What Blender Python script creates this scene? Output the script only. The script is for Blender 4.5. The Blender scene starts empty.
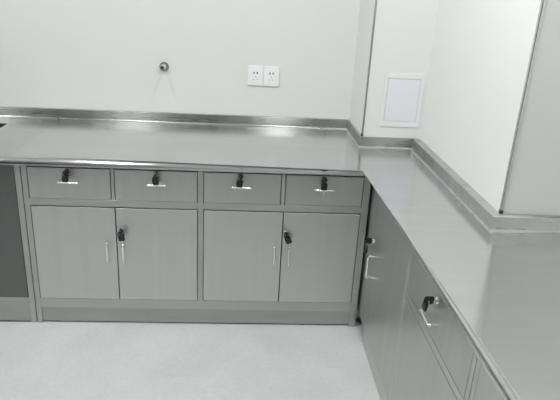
import bpy, bmesh, math
from mathutils import Vector, Matrix

C = bpy.context.scene.collection
scene = bpy.context.scene
PI = math.pi

# ------------------------------------------------------------------ materials
def new_mat(name):
    m = bpy.data.materials.new(name)
    m.use_nodes = True
    nt = m.node_tree
    b = nt.nodes['Principled BSDF']
    return m, nt, b

def N(nt, t, **kw):
    n = nt.nodes.new(t)
    for k, v in kw.items():
        setattr(n, k, v)
    return n

def math_node(nt, op, a, b=None, clamp=False):
    n = N(nt, 'ShaderNodeMath', operation=op, use_clamp=clamp)
    for i, v in enumerate((a, b)):
        if v is None:
            continue
        if isinstance(v, (int, float)):
            n.inputs[i].default_value = v
        else:
            nt.links.new(v, n.inputs[i])
    return n.outputs[0]

def steel(name, grain, col, rough, aniso=0.8, smudge=0.05, bump=0.03, wave=0.0, tangent=None, streak=0.10):
    """brushed stainless steel, grain along a world axis"""
    m, nt, b = new_mat(name)
    L = nt.links.new
    g = {'x': (1, 0, 0), 'y': (0, 1, 0), 'z': (0, 0, 1)}[grain]
    b.inputs['Metallic'].default_value = 1.0
    geo = N(nt, 'ShaderNodeNewGeometry')
    cr = N(nt, 'ShaderNodeVectorMath', operation='CROSS_PRODUCT')
    L(geo.outputs['Normal'], cr.inputs[0])
    cr.inputs[1].default_value = g
    sl = N(nt, 'ShaderNodeVectorMath', operation='ADD')
    L(cr.outputs[0], sl.inputs[0])
    sl.inputs[1].default_value = (0.001, 0.0013, 0.0007)
    if tangent:
        tv = N(nt, 'ShaderNodeCombineXYZ')
        for i in range(3):
            tv.inputs[i].default_value = tangent[i]
        L(tv.outputs[0], b.inputs['Tangent'])
    else:
        L(sl.outputs[0], b.inputs['Tangent'])
    b.inputs['Anisotropic'].default_value = aniso
    # fine brush lines
    mp = N(nt, 'ShaderNodeMapping')
    L(geo.outputs['Position'], mp.inputs['Vector'])
    mp.inputs['Scale'].default_value = tuple(4 if k else 220 for k in g)
    ns = N(nt, 'ShaderNodeTexNoise')
    ns.inputs['Scale'].default_value = 1.0
    ns.inputs['Detail'].default_value = 3.0
    L(mp.outputs[0], ns.inputs['Vector'])
    # broad smudges
    n2 = N(nt, 'ShaderNodeTexNoise')
    n2.inputs['Scale'].default_value = 5.0
    n2.inputs['Detail'].default_value = 5.0
    n2.inputs['Roughness'].default_value = 0.6
    L(geo.outputs['Position'], n2.inputs['Vector'])
    a = math_node(nt, 'MULTIPLY_ADD', ns.outputs['Fac'], 0.10)
    nt.nodes[-1].inputs[2].default_value = rough - 0.05
    sm = math_node(nt, 'MULTIPLY_ADD', n2.outputs['Fac'], smudge * 3)
    nt.nodes[-1].inputs[2].default_value = -smudge * 1.5
    r = math_node(nt, 'ADD', a, sm)
    L(r, b.inputs['Roughness'])
    # colour: small wipes and stains in the finish
    mx = N(nt, 'ShaderNodeMix', data_type='RGBA')
    mx.inputs['A'].default_value = (*[c * (1 - streak * 2) for c in col], 1)
    mx.inputs['B'].default_value = (*[min(1, c * (1 + streak * 2)) for c in col], 1)
    mp2 = N(nt, 'ShaderNodeMapping')
    L(geo.outputs['Position'], mp2.inputs['Vector'])
    mp2.inputs['Scale'].default_value = tuple(1.2 if k else 28 for k in g)
    n4 = N(nt, 'ShaderNodeTexNoise')
    n4.inputs['Scale'].default_value = 1.0
    n4.inputs['Detail'].default_value = 4.0
    L(mp2.outputs[0], n4.inputs['Vector'])
    f = math_node(nt, 'ADD', math_node(nt, 'MULTIPLY', ns.outputs['Fac'], 0.2),
                  math_node(nt, 'ADD', math_node(nt, 'MULTIPLY', n2.outputs['Fac'], 0.4),
                            math_node(nt, 'MULTIPLY', n4.outputs['Fac'], 0.4)))
    L(f, mx.inputs['Factor'])
    L(mx.outputs['Result'], b.inputs['Base Color'])
    # bump: brush lines + slight waviness of the sheet
    bp = N(nt, 'ShaderNodeBump')
    bp.inputs['Strength'].default_value = bump
    bp.inputs['Distance'].default_value = 0.001
    L(ns.outputs['Fac'], bp.inputs['Height'])
    last = bp
    if wave:
        n3 = N(nt, 'ShaderNodeTexNoise')
        n3.inputs['Scale'].default_value = 6.0
        n3.inputs['Detail'].default_value = 1.0
        L(geo.outputs['Position'], n3.inputs['Vector'])
        b2 = N(nt, 'ShaderNodeBump')
        b2.inputs['Strength'].default_value = wave
        b2.inputs['Distance'].default_value = 0.01
        L(n3.outputs['Fac'], b2.inputs['Height'])
        L(bp.outputs[0], b2.inputs['Normal'])
        last = b2
    L(last.outputs[0], b.inputs['Normal'])
    return m

STEEL = (0.63, 0.64, 0.625)
M = {}
M['top_x'] = steel('worktop_steel', 'x', (0.66, 0.668, 0.672), 0.16, 0.6, 0.05, 0.015, 0.05)
M['top_left'] = steel('left_worktop_steel', 'x', (0.61, 0.618, 0.622), 0.16, 0.6, 0.05, 0.015, 0.05)
M['up_x'] = steel('upstand_steel_shaded', 'x', (0.52, 0.535, 0.525), 0.28, 0.95, 0.03, 0.0, 0.04, streak=0.03, tangent=(0.01, 0.013, 1))  # same sheet as the worktop; base darkened to stand in for its dark reflections
M['front_z'] = steel('cabinet_steel', 'z', STEEL, 0.42, 0.5, 0.05, 0.03, 0.05, streak=0.06)
M['drawer_z'] = steel('drawer_steel', 'z', (0.58, 0.58, 0.56), 0.38, 0.5, 0.06, 0.03, 0.06, streak=0.07)
M['front_x'] = steel('frame_steel', 'x', (0.53, 0.54, 0.52), 0.42, 0.5, 0.04, 0.03, 0.0)
M['side_z'] = steel('side_cabinet_steel', 'z', (0.57, 0.585, 0.565), 0.36, 0.5, 0.04, 0.02, 0.04)
M['side_y'] = steel('side_frame_steel', 'y', STEEL, 0.36, 0.5, 0.04, 0.02, 0.0)
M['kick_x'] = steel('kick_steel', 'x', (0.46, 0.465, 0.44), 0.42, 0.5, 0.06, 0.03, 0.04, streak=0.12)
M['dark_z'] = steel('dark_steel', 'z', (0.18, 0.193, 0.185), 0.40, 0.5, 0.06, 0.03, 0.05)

def plain(name, col, rough, metallic=0.0, noise=0.0, nscale=20, bump=0.0, spec=0.5):
    m, nt, b = new_mat(name)
    L = nt.links.new
    b.inputs['Metallic'].default_value = metallic
    b.inputs['Roughness'].default_value = rough
    b.inputs['Specular IOR Level'].default_value = spec
    ns = N(nt, 'ShaderNodeTexNoise')
    ns.inputs['Scale'].default_value = nscale
    ns.inputs['Detail'].default_value = 6.0
    geo = N(nt, 'ShaderNodeNewGeometry')
    L(geo.outputs['Position'], ns.inputs['Vector'])
    mx = N(nt, 'ShaderNodeMix', data_type='RGBA')
    mx.inputs['A'].default_value = (*[c * (1 - noise) for c in col], 1)
    mx.inputs['B'].default_value = (*[min(1, c * (1 + noise)) for c in col], 1)
    L(ns.outputs['Fac'], mx.inputs['Factor'])
    L(mx.outputs['Result'], b.inputs['Base Color'])
    if bump:
        bp = N(nt, 'ShaderNodeBump')
        bp.inputs['Strength'].default_value = bump
        bp.inputs['Distance'].default_value = 0.002
        L(ns.outputs['Fac'], bp.inputs['Height'])
        L(bp.outputs[0], b.inputs['Normal'])
    return m

WALL = (0.73, 0.738, 0.72)
M['wall'] = plain('painted_wall', WALL, 0.55, noise=0.02, nscale=4, bump=0.03, spec=0.3)
M['wall_grey'] = plain('darkened_unseen_wall', (0.20, 0.205, 0.205), 0.6, noise=0.02, nscale=4)  # unseen walls; dark tone invented so the steel reflects a darker room
M['ceiling'] = plain('ceiling_paint', (0.82, 0.82, 0.80), 0.8, noise=0.01)
M['chrome'] = plain('chrome', (0.93, 0.93, 0.92), 0.25, 1.0)
M['trim'] = plain('trim_metal', (0.72, 0.73, 0.72), 0.25, 1.0)
M['white_plastic'] = plain('white_plastic', (0.86, 0.87, 0.88), 0.35)
M['panel_white'] = plain('panel_white', (0.73, 0.755, 0.80), 0.45)
M['panel_frame'] = plain('panel_frame_white', (0.77, 0.78, 0.78), 0.45)
M['panel_line'] = plain('panel_joint', (0.55, 0.55, 0.60), 0.6)
M['slot'] = plain('slot_dark', (0.05, 0.05, 0.05), 0.6)
M['slot_grey'] = plain('slot_grey', (0.35, 0.35, 0.36), 0.6)
M['black_plastic'] = plain('black_plastic', (0.012, 0.012, 0.013), 0.38)
M['black_hole'] = plain('dark_inside', (0.015, 0.016, 0.016), 0.9)
M['basin'] = plain('black_basin', (0.012, 0.013, 0.012), 0.6)
M['brass_grey'] = plain('pipe_metal', (0.42, 0.41, 0.38), 0.3, 1.0)
M['cabinet_side'] = plain('cabinet_side_steel', (0.30, 0.31, 0.30), 0.5, 1.0)
M['lamp_housing'] = plain('lamp_housing', (0.85, 0.85, 0.85), 0.4)

def wall_back_mat():
    """painted wall with two faint rusty run marks below the pipe outlet"""
    m = M['wall'].copy()
    m.name = 'painted_wall_with_run_marks'
    nt = m.node_tree
    b = nt.nodes['Principled BSDF']
    src = b.inputs['Base Color'].links[0].from_socket
    geo = N(nt, 'ShaderNodeNewGeometry')
    sp = N(nt, 'ShaderNodeSeparateXYZ')
    nt.links.new(geo.outputs['Position'], sp.inputs[0])
    x, z = sp.outputs['X'], sp.outputs['Z']
    tot = None
    for x0, k in ((0.762, 0.42), (0.79, -0.36)):
        lin = math_node(nt, 'SUBTRACT', x, math_node(nt, 'MULTIPLY_ADD', z, k))
        nt.nodes[-2].inputs[2].default_value = x0 - k * 1.05
        d = math_node(nt, 'ABSOLUTE', lin)
        s = math_node(nt, 'SUBTRACT', 1.0, math_node(nt, 'MULTIPLY', d, 75.0), clamp=True)
        tot = s if tot is None else math_node(nt, 'MAXIMUM', tot, s)
    up = math_node(nt, 'MULTIPLY', math_node(nt, 'SUBTRACT', 1.06, z), 25.0, clamp=True)
    lo = math_node(nt, 'MULTIPLY', math_node(nt, 'SUBTRACT', z, 0.90), 12.0, clamp=True)
    f = math_node(nt, 'MULTIPLY', math_node(nt, 'MULTIPLY', tot, up), math_node(nt, 'MULTIPLY', lo, 0.16))
    mx = N(nt, 'ShaderNodeMix', data_type='RGBA')
    nt.links.new(f, mx.inputs['Factor'])
    nt.links.new(src, mx.inputs['A'])
    mx.inputs['B'].default_value = (0.42, 0.33, 0.29, 1)
    nt.links.new(mx.outputs['Result'], b.inputs['Base Color'])
    return m
M['wall_marked'] = wall_back_mat()

def floor_mat():
    m, nt, b = new_mat('pale_smooth_floor')
    L = nt.links.new
    geo = N(nt, 'ShaderNodeNewGeometry')
    n1 = N(nt, 'ShaderNodeTexNoise'); n1.inputs['Scale'].default_value = 3.5
    n1.inputs['Detail'].default_value = 8; n1.inputs['Roughness'].default_value = 0.62
    n2 = N(nt, 'ShaderNodeTexNoise'); n2.inputs['Scale'].default_value = 60
    n2.inputs['Detail'].default_value = 4
    L(geo.outputs['Position'], n1.inputs['Vector']); L(geo.outputs['Position'], n2.inputs['Vector'])
    f = math_node(nt, 'ADD', math_node(nt, 'MULTIPLY', n1.outputs['Fac'], 0.6),
                  math_node(nt, 'MULTIPLY', n2.outputs['Fac'], 0.4))
    cr = N(nt, 'ShaderNodeValToRGB')
    cr.color_ramp.elements[0].position = 0.36; cr.color_ramp.elements[0].color = (0.53, 0.545, 0.55, 1)
    cr.color_ramp.elements[1].position = 0.62; cr.color_ramp.elements[1].color = (0.61, 0.625, 0.63, 1)
    L(f, cr.inputs['Fac'])
    L(cr.outputs['Color'], b.inputs['Base Color'])
    b.inputs['Roughness'].default_value = 0.5
    b.inputs['Specular IOR Level'].default_value = 0.35
    return m
M['floor'] = floor_mat()

def lamp_mat(strength):
    m, nt, b = new_mat('lamp_diffuser')
    b.inputs['Base Color'].default_value = (0.9, 0.9, 0.9, 1)
    b.inputs['Emission Color'].default_value = (1.0, 1.0, 0.985, 1)
    b.inputs['Emission Strength'].default_value = strength
    return m
M['lamp'] = lamp_mat(22.5)

# ------------------------------------------------------------------ object helpers
WP = {}          # world origin of every object made here

def thing(name, loc, label, cat, group=None):
    o = bpy.data.objects.new(name, None)
    C.objects.link(o)
    o.empty_display_size = 0.05
    o.location = loc
    WP[o] = Vector(loc)
    o['label'] = label
    o['category'] = cat
    if group:
        o['group'] = group
    return o

def obj(name, bm, mat, parent=None, smooth=False, label=None):
    bmesh.ops.recalc_face_normals(bm, faces=bm.faces)
    lo = Vector((min(v.co.x for v in bm.verts), min(v.co.y for v in bm.verts), min(v.co.z for v in bm.verts)))
    hi = Vector((max(v.co.x for v in bm.verts), max(v.co.y for v in bm.verts), max(v.co.z for v in bm.verts)))
    org = (lo + hi) / 2
    for v in bm.verts:
        v.co -= org
    me = bpy.data.meshes.new(name)
    if smooth:
        for f in bm.faces:
            f.smooth = True
    bm.to_mesh(me)
    bm.free()
    me.materials.append(mat)
    o = bpy.data.objects.new(name, me)
    C.objects.link(o)
    if parent is not None:
        o.parent = parent
        o.location = org - WP[parent]
    else:
        o.location = org
    WP[o] = org
    if smooth:
        md = o.modifiers.new('edge', 'EDGE_SPLIT')
        md.split_angle = math.radians(40)
    if label:
        o['label'] = label
    return o

def structure(name, bm, mat, parent=None):
    o = obj(name, bm, mat, parent)
    if parent is None:
        o['kind'] = 'structure'
    return o

# frames: (a = along the front seen from the room, left to right; d = out into the room; z = up)
FX = 1.7555
def F_back(a, d, z): return Vector((a, -d, z))
def F_side(a, d, z): return Vector((FX - d, -a, z))
def F_wall(a, d, z): return Vector((a, 0.685 - d, z))
def F_pier(a, d, z): return Vector((a, 0.328 - d, z))
def F_world(a, d, z): return Vector((a, d, z))

def box(bm, a0, a1, d0, d1, z0, z1, F=F_world, bev=0.0, seg=1):
    vs = [bm.verts.new(F(a, d, z)) for a in (a0, a1) for d in (d0, d1) for z in (z0, z1)]
    q = [(0, 1, 3, 2), (4, 6, 7, 5), (0, 4, 5, 1), (2, 3, 7, 6), (0, 2, 6, 4), (1, 5, 7, 3)]
    fs = [bm.faces.new([vs[i] for i in f]) for f in q]
    if bev:
        es = list({e for f in fs for e in f.edges})
        bmesh.ops.bevel(bm, geom=es, offset=bev, segments=seg, affect='EDGES', profile=0.5)

def BM(): return bmesh.new()

def one_box(name, mat, parent, *a, **k):
    bm = BM()
    box(bm, *a, **k)
    return obj(name, bm, mat, parent)

def sweep(bm, pts, r, n=10, closed=False):
    pts = [Vector(p) for p in pts]
    k = len(pts)
    t0 = (pts[1] - pts[0]).normalized()
    ref = Vector((0, 0, 1)) if abs(t0.z) < 0.8 else Vector((1, 0, 0))
    u = t0.cross(ref).normalized()
    rings = []
    for i, p in enumerate(pts):
        if closed:
            t = (pts[(i + 1) % k] - pts[i - 1]).normalized()
        else:
            t = (pts[min(i + 1, k - 1)] - pts[max(i - 1, 0)]).normalized()
        u = (u - t * u.dot(t)).normalized()
        v = t.cross(u)
        rings.append([bm.verts.new(p + r * (math.cos(2 * PI * j / n) * u + math.sin(2 * PI * j / n) * v)) for j in range(n)])
    m = k if closed else k - 1
    for i in range(m):
        A, B = rings[i], rings[(i + 1) % k]
        for j in range(n):
            bm.faces.new((A[j], A[(j + 1) % n], B[(j + 1) % n], B[j]))
    if not closed:
        bm.faces.new(rings[0][::-1])
        bm.faces.new(rings[-1])

def lathe(bm, c, axis, prof, n=24):
    """prof: (distance along axis, radius) list, first and last closed"""
    c = Vector(c); ax = Vector(axis).normalized()
    ref = Vector((0, 0, 1)) if abs(ax.z) < 0.8 else Vector((1, 0, 0))
    u = ax.cross(ref).normalized(); v = ax.cross(u)
    rings = []
    for h, r in prof:
        rings.append([bm.verts.new(c + ax * h + r * (math.cos(2 * PI * j / n) * u + math.sin(2 * PI * j / n) * v)) for j in range(n)])
    for A, B in zip(rings, rings[1:]):
        for j in range(n):
            bm.faces.new((A[j], A[(j + 1) % n], B[(j + 1) % n], B[j]))
    bm.faces.new(rings[0][::-1]); bm.faces.new(rings[-1])

def u_bar(bm, p0, p1, out, proj, r, rb=0.008):
    """a U-shaped pull: feet at p0 and p1, bar held out by proj"""
    p0, p1, out = Vector(p0), Vector(p1), Vector(out).normalized()
    al = (p1 - p0).normalized()
    pts = [p0 - out * 0.001, p0 + out * (proj - rb)]
    c = p0 + out * (proj - rb) + al * rb
    for i in range(1, 6):
        a = PI / 2 * i / 6
        pts.append(c - al * rb * math.cos(a) + out * rb * math.sin(a))
    pts.append(p0 + out * proj + al * rb)
    pts.append(p1 + out * proj - al * rb)
    c = p1 + out * (proj - rb) - al * rb
    for i in range(1, 6):
        a = PI / 2 * (1 - i / 6)
        pts.append(c + al * rb * math.cos(a) + out * rb * math.sin(a))
    pts += [p1 + out * (proj - rb), p1 - out * 0.001]
    sweep(bm, pts, r, 10)

# ------------------------------------------------------------------ the room
ZC = 2.65
bm = BM(); box(bm, -2.75, 2.75, -6.3, 0.9, -0.12, 0.0); structure('floor', bm, M['floor'])
bm = BM(); box(bm, -2.75, 2.75, -6.3, 0.9, ZC, ZC + 0.12); structure('ceiling', bm, M['ceiling'])
bm = BM(); box(bm, -2.75, 1.753, 0.685, 0.9, 0.0, ZC); structure('wall_back', bm, M['wall_marked'])
bm = BM(); box(bm, 1.753, 2.036, 0.328, 0.9, 0.0, ZC); structure('wall_pier', bm, M['wall'])
bm = BM(); box(bm, 2.036, 2.75, -0.626, 0.9, 0.0, ZC); structure('wall_right', bm, M['wall'])
bm = BM(); box(bm, 2.55, 2.75, -6.3, -0.626, 0.0, ZC); structure('wall_far_right', bm, M['wall'])
bm = BM(); box(bm, -2.75, -2.6, -6.3, 0.685, 0.0, ZC); structure('wall_left', bm, M['wall_grey'])
bm = BM(); box(bm, -2.6, 2.55, -6.3, -6.15, 0.0, ZC); structure('wall_front', bm, M['wall_grey'])

def corner_trim(name, x, y, z0, leg, th):
    """metal angle over the outside corner at (x, y); the wall lies towards +x, +y"""
    bm = BM()
    pts = [(x - th, y - th), (x + leg, y - th), (x + leg, y), (x, y), (x, y + leg), (x - th, y + leg)]
    lo = [bm.verts.new((a, b, z0)) for a, b in pts]
    hi = [bm.verts.new((a, b, ZC)) for a, b in pts]
    n = len(pts)
    for i in range(n):
        bm.faces.new((lo[i], lo[(i + 1) % n], hi[(i + 1) % n], hi[i]))
    bm.faces.new(lo[::-1]); bm.faces.new(hi)
    es = [e for e in bm.edges if abs(e.verts[0].co.x - (x - th)) < 1e-6 and abs(e.verts[0].co.y - (y - th)) < 1e-6
          and abs(e.verts[1].co.x - (x - th)) < 1e-6 and abs(e.verts[1].co.y - (y - th)) < 1e-6]
    bmesh.ops.bevel(bm, geom=es, offset=th * 0.8, segments=4, affect='EDGES')
    o = structure(name, bm, M['trim'])
    bm = BM()
    box(bm, x - th - 0.002, x + 0.006, y - th - 0.002, y + 0.006, z0 - 0.0005, z0 + 0.012, bev=0.001)
    obj('end_cap', bm, M['slot'], o)
corner_trim('trim_1', 1.753, 0.328, 0.8535, 0.006, 0.002)
corner_trim('trim_2', 2.036, -0.626, 0.8535, 0.007, 0.0035)

# ------------------------------------------------------------------ worktops
ZT, ZB = 0.800, 0.767

def slab(bm, poly, holes_rects=None, front=None, bev=0.006):
    lo = [bm.verts.new((a, b, ZB)) for a, b in poly]
    hi = [bm.verts.new((a, b, ZT)) for a, b in poly]
    n = len(poly)
    for i in range(n):
        bm.faces.new((lo[i], lo[(i + 1) % n], hi[(i + 1) % n], hi[i]))
    bm.faces.new(lo[::-1]); bm.faces.new(hi)
    if front:
        es = []
        for e in bm.edges:
            a, b = e.verts[0].co, e.verts[1].co
            if a.z > ZT - 1e-6 and b.z > ZT - 1e-6:
                for i, j in front:
                    p, q = poly[i], poly[j]
                    if ((a.xy - Vector(p)).length < 1e-6 and (b.xy - Vector(q)).length < 1e-6) or \
                       ((a.xy - Vector(q)).length < 1e-6 and (b.xy - Vector(p)).length < 1e-6):
                        es.append(e)
        bmesh.ops.bevel(bm, geom=es, offset=bev, segments=14, affect='EDGES', profile=0.5)

def upstand(bm, inner, outer, dirs, ends=True):
    zt = 0.8515
    prof = [('o', 0, ZT - 0.0015), ('o', 0, zt), ('i', -0.0025, zt), ('i', -0.0007, zt - 0.0008), ('i', 0, zt - 0.0027),
            ('i', 0, ZT + 0.008), ('i', 0.0012, ZT + 0.004), ('i', 0.004, ZT + 0.0014), ('i', 0.008, ZT + 0.0003), ('i', 0.008, ZT - 0.0015)]
    rows = []
    for kind, d, z in prof:
        row = []
        for p, q, s in zip(inner, outer, dirs):
            b = q if kind == 'o' else (p[0] + s[0] * d, p[1] + s[1] * d)
            row.append(bm.verts.new((b[0], b[1], z)))
        rows.append(row)
    m = len(rows)
    for i in range(m):
        A, B = rows[i], rows[(i + 1) % m]
        for j in range(len(inner) - 1):
            bm.faces.new((A[j], A[j + 1], B[j + 1], B[j]))
    if ends:
        bm.faces.new([r[0] for r in rows]); bm.faces.new([r[-1] for r in rows][::-1])

# main L-shaped worktop
XS = 0.2300                      # joint between the two worktops
wt = thing('worktop', (1.0, 0.33, ZB), 'L-shaped brushed steel worktop running along the back wall and round to the right wall', 'worktop')
poly = [(XS, -0.023), (1.7205, -0.023), (1.7205, -2.0), (2.549, -2.0), (2.549, -0.627), (2.035, -0.627),
        (2.035, 0.327), (1.752, 0.327), (1.752, 0.684), (XS, 0.684)]
bm = BM()
slab(bm, poly, front=[(0, 1), (1, 2)], bev=0.030)
obj('counter_slab', bm, M['top_x'], wt)
bm = BM()
upstand(bm,
        [(XS + 0.001, 0.667), (1.7445, 0.667), (1.7445, 0.3205), (2.0005, 0.3205), (2.0005, -0.655), (2.549, -0.655)],
        [(XS + 0.001, 0.6845), (1.7525, 0.6845), (1.7525, 0.3275), (2.0355, 0.3275), (2.0355, -0.6265), (2.549, -0.6265)],
        [(0, -1), (-1, -1), (-1, -1), (-1, -1), (-1, -1), (0, -1)])
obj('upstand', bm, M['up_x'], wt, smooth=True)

# left worktop with the sink
wl = thing('worktop', (-0.4, 0.33, ZB), 'short steel worktop with a dark sink, left of the joint beside the long worktop', 'worktop')
XL = -1.2
hx0, hx1, hy0, hy1 = -0.62, 0.024, 0.09, 0.5275
bm = BM()
xr_ = XS - 0.0003
yf_, yb_ = -0.023, 0.684
pt = dict(a=(XL, yf_), b=(xr_, yf_), c=(xr_, hy0), d=(xr_, hy1), e=(xr_, yb_), f=(XL, yb_), g=(XL, hy1), h=(XL, hy0),
          p=(hx0, hy0), q=(hx1, hy0), r=(hx1, hy1), s=(hx0, hy1))
hi = {k: bm.verts.new((*v, ZT)) for k, v in pt.items()}
lo = {k: bm.verts.new((*v, ZB)) for k, v in pt.items()}
for f in ('abcqph', 'hpsg', 'qcdr', 'gsrdef'):
    bm.faces.new([hi[k] for k in f]); bm.faces.new([lo[k] for k in f[::-1]])
for k, l in ('ab', 'bc', 'cd', 'de', 'ef', 'fg', 'gh', 'ha', 'pq', 'qr', 'rs', 'sp'):
    bm.faces.new((lo[k], lo[l], hi[l], hi[k]))
es = [e for e in bm.edges if set(e.verts) == {hi['a'], hi['b']}]
bmesh.ops.bevel(bm, geom=es, offset=0.030, segments=14, affect='EDGES', profile=0.5)
obj('counter_slab', bm, M['top_left'], wl)
bm = BM()
upstand(bm, [(XL, 0.667), (XS - 0.0025, 0.667)], [(XL, 0.685), (XS - 0.0025, 0.685)], [(0, -1), (0, -1)])
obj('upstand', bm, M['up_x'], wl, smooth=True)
bm = BM()   # sink bowl: inner and outer shell
for off, zt_, zb_ in ((0.0, ZT - 0.001, 0.60), (0.004, ZT - 0.001, 0.596)):
    a = [bm.verts.new(p) for p in ((hx0 + 0.001 - off, hy0 + 0.001 - off, zt_), (hx1 - 0.001 + off, hy0 + 0.001 - off, zt_), (hx1 - 0.001 + off, hy1 - 0.001 + off, zt_), (hx0 + 0.001 - off, hy1 - 0.001 + off, zt_))]
    b = [bm.verts.new((v.co.x, v.co.y, zb_)) for v in a]
    for i in range(4):
        bm.faces.new((a[i], a[(i + 1) % 4], b[(i + 1) % 4], b[i]))
    bm.faces.new(b)
obj('sink_bowl', bm, M['basin'], wl, label='black sink bowl')

# ------------------------------------------------------------------ locks, pulls and keys
def lock(parent, F, a, z, d0=0.0, r=0.0105):
    bm = BM()
    ax = F(0, 1, 0) - F(0, 0, 0)
    lathe(bm, F(a, d0 - 0.004, z), ax, [(0, r), (0.007, r), (0.0095, r * 0.86), (0.0095, r * 0.42), (0.0085, r * 0.40)], 20)
    obj('lock', bm, M['chrome'], parent, smooth=True, label='round chrome lock')

def pull(parent, F, a0, z0, a1, z1, d0=0.0, proj=0.03, r=0.0046):
    bm = BM()
    u_bar(bm, F(a0, d0, z0), F(a1, d0, z1), F(0, 1, 0) - F(0, 0, 0), proj, r)
    obj('handle', bm, M['chrome'], parent, smooth=True, label='chrome bar handle')

def head_shape(bm, cen, U, V, Wn, w, h, t):
    """rounded plastic key head, w along U, h along V, thickness t"""
    pts = []
    r = w * 0.24
    for sx, sy, a0 in ((1, 1, 0), (-1, 1, PI / 2), (-1, -1, PI), (1, -1, 1.5 * PI)):
        for i in range(5):
            a = a0 + PI / 2 * i / 4
            pts.append((sx * (w / 2 - r) + r * math.cos(a), sy * (h / 2 - r) + r * math.sin(a)))
    A = [bm.verts.new(cen + U * x + V * y + Wn * t / 2) for x, y in pts]
    B = [bm.verts.new(cen + U * x + V * y - Wn * t / 2) for x, y in pts]
    n = len(pts)
    fa = bm.faces.new(A); fb = bm.faces.new(B[::-1])
    for i in range(n):
        bm.faces.new((A[i], B[i], B[(i + 1) % n], A[(i + 1) % n]))
    es = list({e for f in (fa, fb) for e in f.edges})
    bmesh.ops.bevel(bm, geom=es, offset=t * 0.25, segments=2, affect='EDGES')

def blade_shape(bm, p0, D, U, Wn, ln, w=0.007, t=0.0018):
    """notched blade from p0 along D"""
    prof = [(0, -w / 2), (ln * 0.95, -w / 2), (ln, 0), (ln * 0.92, w / 2)]
    x = ln * 0.86
    k = 0
    while x > ln * 0.22:
        prof.append((x, w / 2 - (0.0018 if k % 2 else 0.0006)))
        x -= ln * 0.11; k += 1
    prof += [(ln * 0.2, w / 2), (0, w / 2)]
    A = [bm.verts.new(p0 + D * a + U * b + Wn * t / 2) for a, b in prof]
    B = [bm.verts.new(p0 + D * a + U * b - Wn * t / 2) for a, b in prof]
    n = len(prof)
    bm.faces.new(A); bm.faces.new(B[::-1])
    for i in range(n):
        bm.faces.new((A[i], B[i], B[(i + 1) % n], A[(i + 1) % n]))

def keys(F, a, z, label, slot=40, sway=0.0, hang=None, d0=0.0, tip=0.016, drop=0.0):
    """two keys: one in the lock, its twin hanging from it by a split ring"""
    o0 = F(0, 0, 0)
    ea, ed, ez = F(1, 0, 0) - o0, F(0, 1, 0) - o0, Vector((0, 0, 1))
    root = thing('key_bunch', F(a, d0 + 0.0045, z), label, 'keys', 'pairs of keys hanging in the cabinet locks')
    s = math.radians(slot)
    U = ea * math.cos(s) + ez * math.sin(s)
    Wn = U.cross(ed).normalized()
    bm = BM()
    blade_shape(bm, F(a, d0 + 0.013, z), -ed, U, Wn, 0.0075)
    k1 = obj('key', bm, M['chrome'], root)
    bm = BM()
    c1 = F(a, d0 + 0.011 + 0.0135, z)
    head_shape(bm, c1, U, ed, Wn, 0.028, 0.029, 0.009)
    obj('key_head', bm, M['black_plastic'], k1, smooth=True, label='black plastic key head')
    # ring through both heads
    w = math.radians(sway)
    D = -ez * math.cos(w) + ea * math.sin(w)
    S = D.cross(ed).normalized()
    rr = 0.009
    rc = c1 + ed * 0.006 + D * (rr - 0.004 + drop)
    bm = BM()
    sweep(bm, [rc + rr * (math.cos(t) * D + math.sin(t) * (ed * 0.6 + S * 0.8)) for t in [2 * PI * i / 24 for i in range(24)]], 0.001, 6, closed=True)
    obj('key_ring', bm, M['chrome'], root, smooth=True)
    c2 = rc + D * (rr + 0.0095)
    bm = BM()
    blade_shape(bm, c2 + D * 0.0155, D, S, ed, tip)
    k2 = obj('key', bm, M['chrome'], root)
    bm = BM()
    head_shape(bm, c2, S, D, ed, 0.027, 0.034, 0.009)
    obj('key_head', bm, M['black_plastic'], k2, smooth=True, label='black plastic key head')

# ------------------------------------------------------------------ back cabinet
G = 0.0032          # gap round doors and drawers
cab = thing('base_cabinet', (1.005, 0.32, 0.0), 'wide steel base cabinet with four drawers over four doors below the back wall worktop', 'cabinet')
x0, x1 = 0.2665, 1.7450
sl, sr = 0.2885, 1.7145          # inner edges of the end stiles
ma, mb = 0.9985, 1.0205          # middle stile
dv = [(0.6325, 0.6460), (1.3560, 1.3725)]
ztop, zdt, zdb, zpt, zpb, zk = 0.7665, 0.7590, 0.6150, 0.5840, 0.1290, 0.0830
bm = BM()
FT = 0.020
def rail(a0, a1, z0, z1, d=0.0, F=F_back, bm_=None):
    box(bm_ if bm_ is not None else bm, a0, a1, -FT, d, z0, z1, F, bev=0.0005)
rail(x0, sl, 0.0, ztop); rail(sr, x1, 0.0, ztop); rail(ma, mb, zpb - 0.001, ztop)
for p, q in ((sl, ma), (mb, sr)):
    rail(p, q, zdt, ztop, -0.0003)
    rail(p, q, zpt, zdb, -0.0003)
rail(sl, sr, zk, zpb, -0.0006)
for p, q in dv:
    rail(p, q, zdb, zdt, -0.0006)
obj('face_frame', bm, M['front_x'], cab)
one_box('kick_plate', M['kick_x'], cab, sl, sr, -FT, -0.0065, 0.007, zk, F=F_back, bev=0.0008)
bm = BM()
box(bm, x0, x0 + 0.004, -0.64, -FT, 0.0, ztop, F_back)
box(bm, x1 - 0.004, x1, -0.64, -FT, 0.0, ztop, F_back)
box(bm, x0 + 0.004, x1 - 0.004, -0.64, -0.636, 0.0, ztop, F_back)
box(bm, x0 + 0.004, x1 - 0.004, -0.636, -FT, 0.085, 0.09, F_back)
obj('cabinet_body', bm, M['cabinet_side'], cab)

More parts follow.
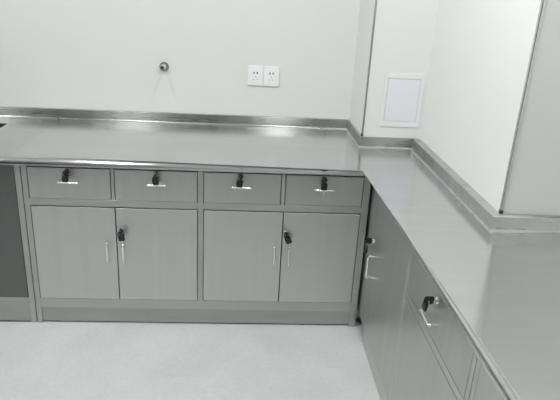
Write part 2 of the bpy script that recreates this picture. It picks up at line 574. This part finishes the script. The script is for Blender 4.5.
DRAW = [(sl, dv[0][0], 0.4610, 0.4575), (dv[0][1], ma, 0.8250, 0.8225), (mb, dv[1][0], 1.1855, 1.1800), (dv[1][1], sr, 1.5415, 1.5370)]
for p, q, hc, lc in DRAW:
    bm = BM()
    box(bm, p + G, q - G, -0.016, 0.0004, zdb + G * 0.6, zdt - G * 1.7, F_back, bev=0.0005)
    dr = obj('drawer', bm, M['drawer_z'], cab)
    pull(dr, F_back, hc - 0.042, 0.699, hc + 0.042, 0.699)
    lock(dr, F_back, lc, 0.744)
pm1, pm2 = 0.6443, 1.3715
for p, q, hx, hz, lk in ((sl, pm1, 0.6060, 0.4240, None), (pm1, ma, 0.6750, 0.4180, (0.6680, 0.4790)),
                         (mb, pm2, 1.3390, 0.4240, None), (pm2, sr, 1.4040, 0.4240, (1.3870, 0.4830))):
    bm = BM()
    box(bm, p + (G if p in (sl, mb) else G * 0.7), q - (G if q in (ma, sr) else G * 0.7), -0.018, 0.0004, zpb + G * 0.6, zpt - G * 1.7, F_back, bev=0.0005)
    do = obj('door', bm, M['front_z'], cab)
    pull(do, F_back, hx, hz - 0.090, hx, hz)
    if lk:
        lock(do, F_back, *lk)

keys(F_back, 0.4575, 0.744, 'two black-headed keys hanging in the lock of the back cabinet\'s leftmost drawer', 15, -8, tip=0.006)
keys(F_back, 0.8225, 0.744, 'two black-headed keys in the drawer lock second from the left, below the pipe outlet', 60, 4, tip=0.006)
keys(F_back, 1.1800, 0.743, 'two black-headed keys in the drawer lock third from the left, below the wall sockets', 55, -10, tip=0.006)
keys(F_back, 1.5370, 0.741, 'two black-headed keys in the drawer lock nearest the corner, a silver blade pointing down', 35, 0, tip=0.026)
keys(F_back, 0.6680, 0.479, 'two black-headed keys hanging from the left cupboard door lock, below the second drawer', 30, 8, tip=0.010)
keys(F_back, 1.3870, 0.483, 'two black-headed keys hanging slantwise from the door lock below the fourth drawer', 60, 24, tip=0.010)

# ------------------------------------------------------------------ left cabinet (below the sink)
cl = thing('base_cabinet', (-0.35, 0.32, 0.0), 'dark-panelled steel cabinet at the left edge, below the sink worktop', 'cabinet')
lx0, lx1 = -1.0, 0.2628
bm = BM()
rail(0.2390, lx1, 0.0, ztop); rail(lx0, lx0 + 0.024, 0.0, ztop)
rail(lx0 + 0.024, 0.2390, 0.7615, ztop, -0.0003)
rail(lx0 + 0.024, 0.2390, 0.1015, 0.1265, -0.009)
obj('face_frame', bm, M['front_x'], cl)
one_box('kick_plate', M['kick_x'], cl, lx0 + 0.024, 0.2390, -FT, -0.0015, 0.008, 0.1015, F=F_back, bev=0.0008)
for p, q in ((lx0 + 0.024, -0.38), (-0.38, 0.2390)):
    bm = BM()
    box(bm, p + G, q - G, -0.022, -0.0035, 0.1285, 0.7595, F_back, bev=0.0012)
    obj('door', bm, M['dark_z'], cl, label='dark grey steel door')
bm = BM()
box(bm, lx0, lx0 + 0.004, -0.64, -FT, 0.0, ztop, F_back)
box(bm, lx1 - 0.004, lx1, -0.64, -FT, 0.0, ztop, F_back)
box(bm, lx0 + 0.004, lx1 - 0.004, -0.64, -0.636, 0.0, ztop, F_back)
box(bm, lx0 + 0.004, lx1 - 0.004, -0.636, -FT, 0.103, 0.108, F_back)
obj('cabinet_body', bm, M['cabinet_side'], cl)

# ------------------------------------------------------------------ right-hand run (fronts face left; a = -y)
def side_body(parent, a0, a1, depth):
    bm = BM()
    box(bm, a0, a0 + 0.004, -depth, -FT, 0.0, ztop, F_side)
    box(bm, a1 - 0.004, a1, -depth, -FT, 0.0, ztop, F_side)
    box(bm, a0 + 0.004, a1 - 0.004, -depth, -depth + 0.004, 0.0, ztop, F_side)
    box(bm, a0 + 0.004, a1 - 0.004, -depth + 0.004, -FT, 0.062, 0.066, F_side)
    obj('cabinet_body', bm, M['cabinet_side'], parent)

DB = 0.064           # lower edge of the doors in this run
# corner unit with one tall door
cc = thing('base_cabinet', (1.88, -0.15, 0.0), 'steel corner cabinet with one tall plain door, in the angle of the two runs', 'cabinet')
aA0, aA1 = -0.30, 0.6255
bm = BM()
rail(0.6140, aA1, 0.0, ztop, 0.0, F_side); rail(aA0, 0.6140, 0.7615, ztop, -0.0003, F_side)
obj('face_frame', bm, M['side_y'], cc)
one_box('kick_plate', M['side_y'], cc, 0.130, 0.6138, -0.012, -0.0004, 0.001, 0.0745, F=F_side, bev=0.0008)
bm = BM()
box(bm, -0.05, 0.6140 - 0.0018, -0.016, 0.0003, 0.076, 0.759, F_side, bev=0.0012)
do = obj('door', bm, M['side_z'], cc)
pull(do, F_side, 0.205, 0.376, 0.205, 0.476, proj=0.036)
lock(do, F_side, 0.130, 0.5130)
one_box('filler_panel', M['side_z'], cc, aA0, -0.0515, -0.016, 0.0, 0.0, 0.759, F=F_side)
side_body(cc, aA0, aA1, 0.235)
keys(F_side, 0.130, 0.513, 'two black-headed keys in the lock of the tall corner door, above its bar handle', 80, 0, tip=0.005, drop=0.014)

# drawer unit
cd = thing('base_cabinet', (1.88, -0.92, 0.0), 'steel cabinet with one wide drawer above a door, midway along the right-hand run', 'cabinet')
aB0, aB1 = 0.6265, 1.2170
bm = BM()
rail(aB0, 0.6375, 0.0, ztop, 0.0, F_side); rail(1.1955, aB1 - 0.0008, 0.0, ztop, 0.0, F_side)
rail(0.6375, 1.1955, 0.7615, ztop, -0.0003, F_side); rail(0.6375, 1.1955, 0.5400, 0.5650, -0.0003, F_side)
obj('face_frame', bm, M['side_y'], cd)
one_box('kick_plate', M['side_y'], cd, 0.6377, 1.1953, -0.012, -0.0004, 0.001, DB - 0.0015, F=F_side, bev=0.0008)
bm = BM()
box(bm, 0.6375 + 0.003, 1.1955 - 0.003, -0.016, 0.0006, 0.5682, 0.759, F_side, bev=0.0014)
dr = obj('drawer', bm, M['side_z'], cd)
pull(dr, F_side, 0.875, 0.634, 0.960, 0.634)
lock(dr, F_side, 0.9170, 0.6920, r=0.0115)
bm = BM()
box(bm, 0.6375 + 0.003, 1.1955 - 0.003, -0.016, 0.0006, DB, 0.5365, F_side, bev=0.0014)
do = obj('door', bm, M['side_z'], cd)
pull(do, F_side, 1.150, 0.36, 1.150, 0.45)
side_body(cd, aB0, aB1, 0.238)
keys(F_side, 0.9170, 0.692, 'two large black-headed keys in the lock of the right-hand run\'s wide drawer', 75, -20, tip=0.010)

# nearest unit, cut by the lower frame edge
cn = thing('base_cabinet', (1.88, -1.60, 0.0), 'nearest steel cabinet of the right-hand run, cut off by the lower edge of the photo', 'cabinet')
aC0, aC1 = 1.2195, 1.98
bm = BM()
rail(aC0, 1.2400, 0.0, ztop, 0.0, F_side); rail(1.9600, aC1, 0.0, ztop, 0.0, F_side)
rail(1.2400, 1.9600, 0.7615, ztop, -0.0003, F_side); rail(1.2400, 1.9600, 0.5400, 0.5650, -0.0003, F_side)
obj('face_frame', bm, M['side_y'], cn)
one_box('kick_plate', M['side_y'], cn, 1.2402, 1.9598, -0.012, -0.0004, 0.001, DB - 0.0015, F=F_side, bev=0.0008)
for nm, za, zb in (('drawer', 0.5668, 0.759), ('door', DB, 0.5378)):
    bm = BM()
    box(bm, 1.2420, 1.9580, -0.016, 0.0006, za, zb, F_side, bev=0.0014)
    o = obj(nm, bm, M['side_z'], cn)
    if nm == 'drawer':
        pull(o, F_side, 1.555, 0.634, 1.640, 0.634)
    else:
        pull(o, F_side, 1.300, 0.36, 1.300, 0.45)
side_body(cn, aC0, aC1, 0.60)

# ------------------------------------------------------------------ things on the walls
def socket(xa, xb, za, zb, label):
    t = thing('wall_socket', ((xa + xb) / 2, 0.685, (za + zb) / 2), label, 'socket', 'twin white wall sockets')
    bm = BM()
    box(bm, xa, xb, 0.0, 0.010, za, zb, F_wall, bev=0.0035, seg=3)
    obj('cover_plate', bm, M['white_plastic'], t, smooth=True)
    cx, cz = (xa + xb) / 2, (za + zb) / 2
    bm = BM()
    box(bm, cx - 0.027, cx + 0.027, 0.009, 0.0112, cz - 0.034, cz + 0.034, F_wall, bev=0.001)
    ins = obj('socket_insert', bm, M['white_plastic'], t)
    for dx in (-0.0085, 0.0085):
        one_box('pin_slot', M['slot'], ins, cx + dx - 0.0035, cx + dx + 0.0035, 0.0108, 0.0116, cz + 0.011, cz + 0.020, F=F_wall)
    one_box('pin_slot', M['slot_grey'], ins, cx - 0.0015, cx + 0.0015, 0.0108, 0.0116, cz - 0.008, cz - 0.001, F=F_wall)
    for sx in (-1, 1):
        bm = BM()
        u = Vector((sx * 0.5, 0, -0.866)) * 0.0045
        n_ = Vector((0.866, 0, sx * 0.5)) * 0.0012
        c = Vector((cx + sx * 0.009, 0, cz - 0.018))
        A = []
        for dd in (0.0108, 0.0116):
            A.append([bm.verts.new(F_wall(p.x, dd, p.z)) for p in (c - u - n_, c + u - n_, c + u + n_, c - u + n_)])
        bm.faces.new(A[0]); bm.faces.new(A[1][::-1])
        for i in range(4):
            bm.faces.new((A[0][i], A[1][i], A[1][(i + 1) % 4], A[0][(i + 1) % 4]))
        obj('pin_slot', bm, M['slot_grey'], ins)
socket(1.2015, 1.2815, 1.0110, 1.1140, 'left plate of the two white wall sockets above the back worktop')
socket(1.2835, 1.3640, 1.0110, 1.1140, 'right plate of the two white wall sockets, the one nearer the corner')

po = thing('pipe_outlet', (0.775, 0.685, 1.088), 'small round metal pipe outlet sticking out of the back wall', 'pipe')
bm = BM()
lathe(bm, (0.775, 0.685, 1.088), (0, -1, 0), [(0, 0.0235), (0.005, 0.024), (0.010, 0.0215), (0.011, 0.0150), (0.009, 0.0150)], 28)
obj('flange', bm, M['brass_grey'], po, smooth=True)
bm = BM()
ax = Vector((-0.18, -1, -0.10)).normalized()
lathe(bm, Vector((0.775, 0.685, 1.089)) - ax * -0.002, ax, [(0, 0.0145), (0.032, 0.0145), (0.034, 0.0135), (0.034, 0.0095), (0.010, 0.0092)], 24)
pp = obj('pipe_stub', bm, M['chrome'], po, smooth=True)
bm = BM()
lathe(bm, Vector((0.775, 0.685, 1.089)) + ax * 0.011, ax, [(0, 0.0091), (0.0200, 0.0091)], 20)
obj('bore', bm, M['slot'], pp)

ap = thing('access_panel', (1.926, 0.328, 1.03), 'white rectangular access panel on the short wall in the corner', 'panel')
pxa, pxb, pza, pzb = 1.8340, 2.0200, 0.9050, 1.1590
bm = BM()
ia, ib, ja, jb = 1.8480, 2.0040, 0.9320, 1.1340
for a0, a1, z0, z1 in ((pxa, ia, pza, pzb), (ib, pxb, pza, pzb), (ia, ib, pza, ja), (ia, ib, jb, pzb)):
    box(bm, a0, a1, 0.0, 0.0045, z0, z1, F_pier, bev=0.0008)
fr = obj('panel_frame', bm, M['panel_frame'], ap)
one_box('panel_back', M['panel_line'], ap, ia, ib, 0.0, 0.002, ja, jb, F=F_pier)
one_box('panel_door', M['panel_white'], ap, ia + 0.0022, ib - 0.0015, 0.002, 0.005, ja + 0.0016, jb - 0.0034, F=F_pier, bev=0.0008)

# ------------------------------------------------------------------ ceiling lamps
def lamp(x, y, offs, l, label):
    """batten fitting with two bare tubes along y"""
    t = thing('ceiling_lamp', (x, y, ZC), label, 'lamp', 'ceiling lamps')
    w = max(offs) - min(offs) + 0.12
    bm = BM()
    box(bm, x - w / 2, x + w / 2, y - l / 2 - 0.03, y + l / 2 + 0.03, ZC - 0.035, ZC, bev=0.004)
    obj('housing', bm, M['lamp_housing'], t)
    for o in offs:
        bm = BM()
        lathe(bm, (x + o, y - l / 2, ZC - 0.07), (0, 1, 0), [(0, 0.03), (l, 0.03)], 16)
        obj('tube', bm, M['lamp'], t)
        for e in (-1, 1):
            one_box('tube_holder', M['lamp_housing'], t, x + o - 0.015, x + o + 0.015, y + e * (l / 2 + 0.008) - 0.008,
                    y + e * (l / 2 + 0.008) + 0.008, ZC - 0.08, ZC - 0.034)
lamp(0.186, -1.0, (-0.092, 0.092), 1.2, 'wide twin-tube ceiling lamp over the left half of the back cabinet')
lamp(1.530, -1.0, (-0.05, 0.05), 1.2, 'narrow twin-tube ceiling lamp over the right half of the back cabinet')
lamp(-1.150, -1.0, (-0.092, 0.092), 1.2, 'unseen twin-tube lamp added on the far left to light the right-hand walls')  # added out of view for more light from the left

# ------------------------------------------------------------------ world, camera, view
w = bpy.data.worlds.new('World')
scene.world = w
w.use_nodes = True
w.node_tree.nodes['Background'].inputs[0].default_value = (0.9, 0.95, 1.0, 1)
w.node_tree.nodes['Background'].inputs[1].default_value = 0.05

cam = bpy.data.cameras.new('camera')
co = bpy.data.objects.new('camera', cam)
C.objects.link(co)
cam.sensor_fit = 'HORIZONTAL'
cam.sensor_width = 36.0
cam.lens = 580.035765 / 560 * 36.0
cam.clip_start = 0.01
Rm = (Matrix.Rotation(-7.52990751e-02, 3, 'Z') @ Matrix.Rotation(1.20668334, 3, 'X') @ Matrix.Rotation(5.52525008e-02, 3, 'Z')).to_4x4()
Rm.translation = (1.17545578, -2.35173289, 1.53731514)
co.matrix_world = Rm
scene.camera = co

scene.view_settings.view_transform = 'Standard'
scene.view_settings.look = 'None'
scene.view_settings.exposure = 0.80
scene.view_settings.gamma = 1.0
scene.view_settings.use_curve_mapping = False
scene.cycles.max_bounces = 10
scene.cycles.diffuse_bounces = 6
scene.cycles.glossy_bounces = 6
scene.cycles.sample_clamp_indirect = 1.5
scene.cycles.use_denoising = True
